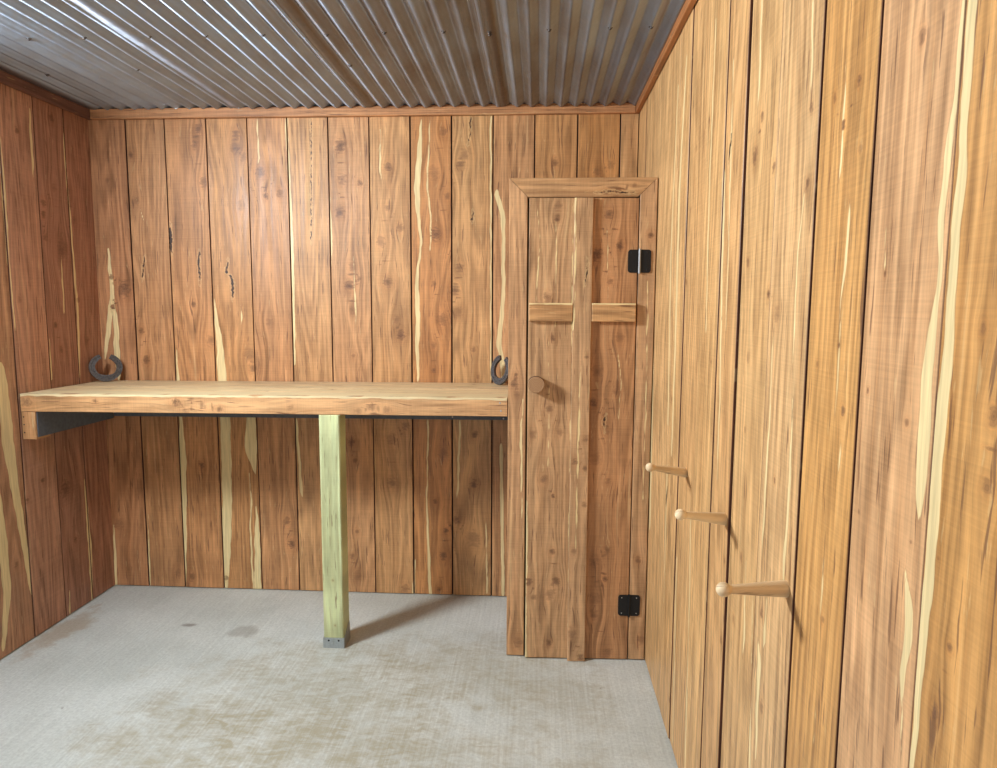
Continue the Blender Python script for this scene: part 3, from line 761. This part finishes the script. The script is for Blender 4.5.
def rounded_plate(bm, x0, x1, z0, z1, y0, y1, r, left, right):
    pts = []
    def arc(cx, cz, a0):
        for k in range(6):
            a = a0+math.pi/2*k/5; pts.append((cx+r*math.cos(a), cz+r*math.sin(a)))
    if right: arc(x1-r, z0+r, -math.pi/2); arc(x1-r, z1-r, 0)
    else: pts.extend([(x1, z0), (x1, z1)])
    if left: arc(x0+r, z1-r, math.pi/2); arc(x0+r, z0+r, math.pi)
    else: pts.extend([(x0, z1), (x0, z0)])
    a = [bm.verts.new((x, y0, z)) for x, z in pts]; b_ = [bm.verts.new((x, y1, z)) for x, z in pts]
    bm.faces.new(a); bm.faces.new(b_[::-1])
    for i in range(len(pts)):
        j = (i+1) % len(pts); bm.faces.new((a[i], b_[i], b_[j], a[j]))
for hz, brass in ((1.640, 0), (.239, 1)):
    hx = HX+.006 if not brass else HX+.001
    hs = .0445
    y0 = YC-.0048
    bm = bmesh.new()
    rounded_plate(bm, hx-hs, hx-.001, hz-hs, hz+hs, y0-.001, YC-.0025, .011, True, False)
    rounded_plate(bm, hx+.001, hx+hs, hz-hs, hz+hs, y0, YC-.0005, .011, False, True)
    hg = link_bm('hinge', bm, BLACK, closet)
    bm = bmesh.new()
    bm_lathe(bm, [(0, 0), (0, .0045), (hs*2+.006, .0045), (hs*2+.006, 0)], axis_mat((hx, y0-.003, hz-hs-.003), (0, 0, 1)), 12)
    link_bm('hinge_pin', bm, STEEL if not brass else BLACK, hg, smooth=False)
    for dx in (-.03, .03):
        for dz in (-.033, .033):
            screw_at((hx+dx, y0-.0012, hz+dz), (0, -1, 0), hg, .003 if not brass else .002, BLACK if not brass else SCREW)

# ------------------------------------------------------------------ horseshoes
def horseshoe(name, w, h, roll, tilt, turn, loc, label):
    bm = bmesh.new()
    n = 40; pts = []
    for k in range(n+1):
        a = math.radians(-212+ (244)*k/n) if False else math.radians(113+314*k/n)
        # open at the top; a little narrower at the heels
        x = w/2*math.cos(a)*(1.0 if math.sin(a) < .2 else 1-.10*(math.sin(a)-.2)); z = h/2*math.sin(a)
        pts.append(Vector((x, 0, z)))
    web = .026; th = .013
    prof = [(-web/2, -th/2), (web/2, -th/2), (web/2, th/2), (web*.18, th/2), (web*.10, th/2-.003), (-web*.10, th/2-.003), (-web*.18, th/2), (-web/2, th/2)]
    rings = []
    for k, p in enumerate(pts):
        tg = (pts[min(k+1, n)]-pts[max(k-1, 0)]).normalized(); nr = Vector((tg.z, 0, -tg.x))
        s = 1.0 if 3 < k < n-3 else .82+.06*min(k, n-k)
        s *= 1.18 if abs(k-n/2) < 4 else 1
        rings.append([bm.verts.new(p+nr*(a*s)+Vector((0, -1, 0))*b_) for a, b_ in prof])
    m = len(prof)
    for a, b_ in zip(rings, rings[1:]):
        for i in range(m): bm.faces.new((a[i], a[(i+1) % m], b_[(i+1) % m], b_[i]))
    bm.faces.new(rings[0][::-1]); bm.faces.new(rings[-1])
    zmin = None
    R = Matrix.Rotation(turn, 4, 'Z') @ Matrix.Rotation(tilt, 4, 'X') @ Matrix.Rotation(roll, 4, 'Y')
    for v in bm.verts: v.co = R @ v.co
    zmin = min(v.co.z for v in bm.verts)
    for v in bm.verts: v.co.z -= zmin
    o = link_bm(name, bm, IRON)
    o.location = loc
    return tag(o, label, 'horseshoe', 'horseshoes standing on the workbench')
zb = lambda x: bz(x)+.0006
horseshoe('horseshoe', .122, .114, math.radians(2), math.radians(-12), math.radians(46), (-2.138, YB-.072, zb(-2.13)), 'dark iron horseshoe leaning at the left end of the workbench in the room corner')
horseshoe('horseshoe', .112, .118, math.radians(6), math.radians(-10), math.radians(-48), (-.180, YB-.088, zb(-.17)), 'dark iron horseshoe at the right end of the workbench, half hidden by the closet frame')

# ------------------------------------------------------------------ pegs
PEG_TONE = (.80, .62, .38)
def peg(px, py, tx, ty, label, seedv):
    p0 = on_plane(px, py, 0, XR+(.008 if px > 700 else .001)); p1 = on_plane(tx, ty, 0, XR-.122)
    d = p1-p0; Ln = np.linalg.norm(d); d = d/Ln
    bm = bmesh.new()
    prof = [(-.008, 0), (-.008, .0128), (.0005, .0133), (.004, .0130), (.03, .0115), (.06, .0095), (.09, .0075), (.100, .0068), (.1025, .0066)]
    cR = .0132; cc = Ln; k_ = Ln/.1135
    prof = [(z*k_ if z > 0 else z, q*1.18) for z, q in prof]
    for k in range(1, 13):
        a = math.pi*(.17+.83*k/12); prof.append((cc-cR*math.cos(a), max(0, cR*math.sin(a)) if k < 12 else 0))
    bm_lathe(bm, prof, axis_mat(p0+d*.0, d), 24)
    me_o = link_bm('coat_peg', bm, PEGW, None, smooth=True)
    me = me_o.data; co = np.array([v.co[:] for v in me.vertices])
    rel = co-p0; al = rel@d; side = rel-np.outer(al, d)
    n = len(co)
    def put(nm, ty, key, arr):
        a = me.attributes.new(nm, ty, 'POINT'); a.data.foreach_set(key, np.asarray(arr, np.float32).ravel())
    put('gco', 'FLOAT_VECTOR', 'vector', np.stack([side[:, 2]+side[:, 1]*.5, al, np.full(n, seedv)], -1))
    put('kn', 'FLOAT_VECTOR', 'vector', np.tile([9., 9, 0], (n, 1)))
    put('sapd', 'FLOAT', 'value', np.full(n, .05)); put('crk', 'FLOAT', 'value', np.full(n, .05))
    put('tone', 'FLOAT_COLOR', 'color', np.tile([*PEG_TONE, 1], (n, 1)))
    tag(me_o, label, 'coat peg', 'turned wooden pegs on the right wall')
peg(685.5, 472.5, 650, 467.3, 'pale turned wooden peg on the right wall, the one nearest the closet', 1.1)
peg(727, 519.3, 680.5, 514.5, 'pale turned wooden peg on the right wall, middle of the three', 2.3)
peg(786.5, 588.8, 723.5, 589.5, 'pale turned wooden peg on the right wall, farthest from the closet and largest in view', 3.7)
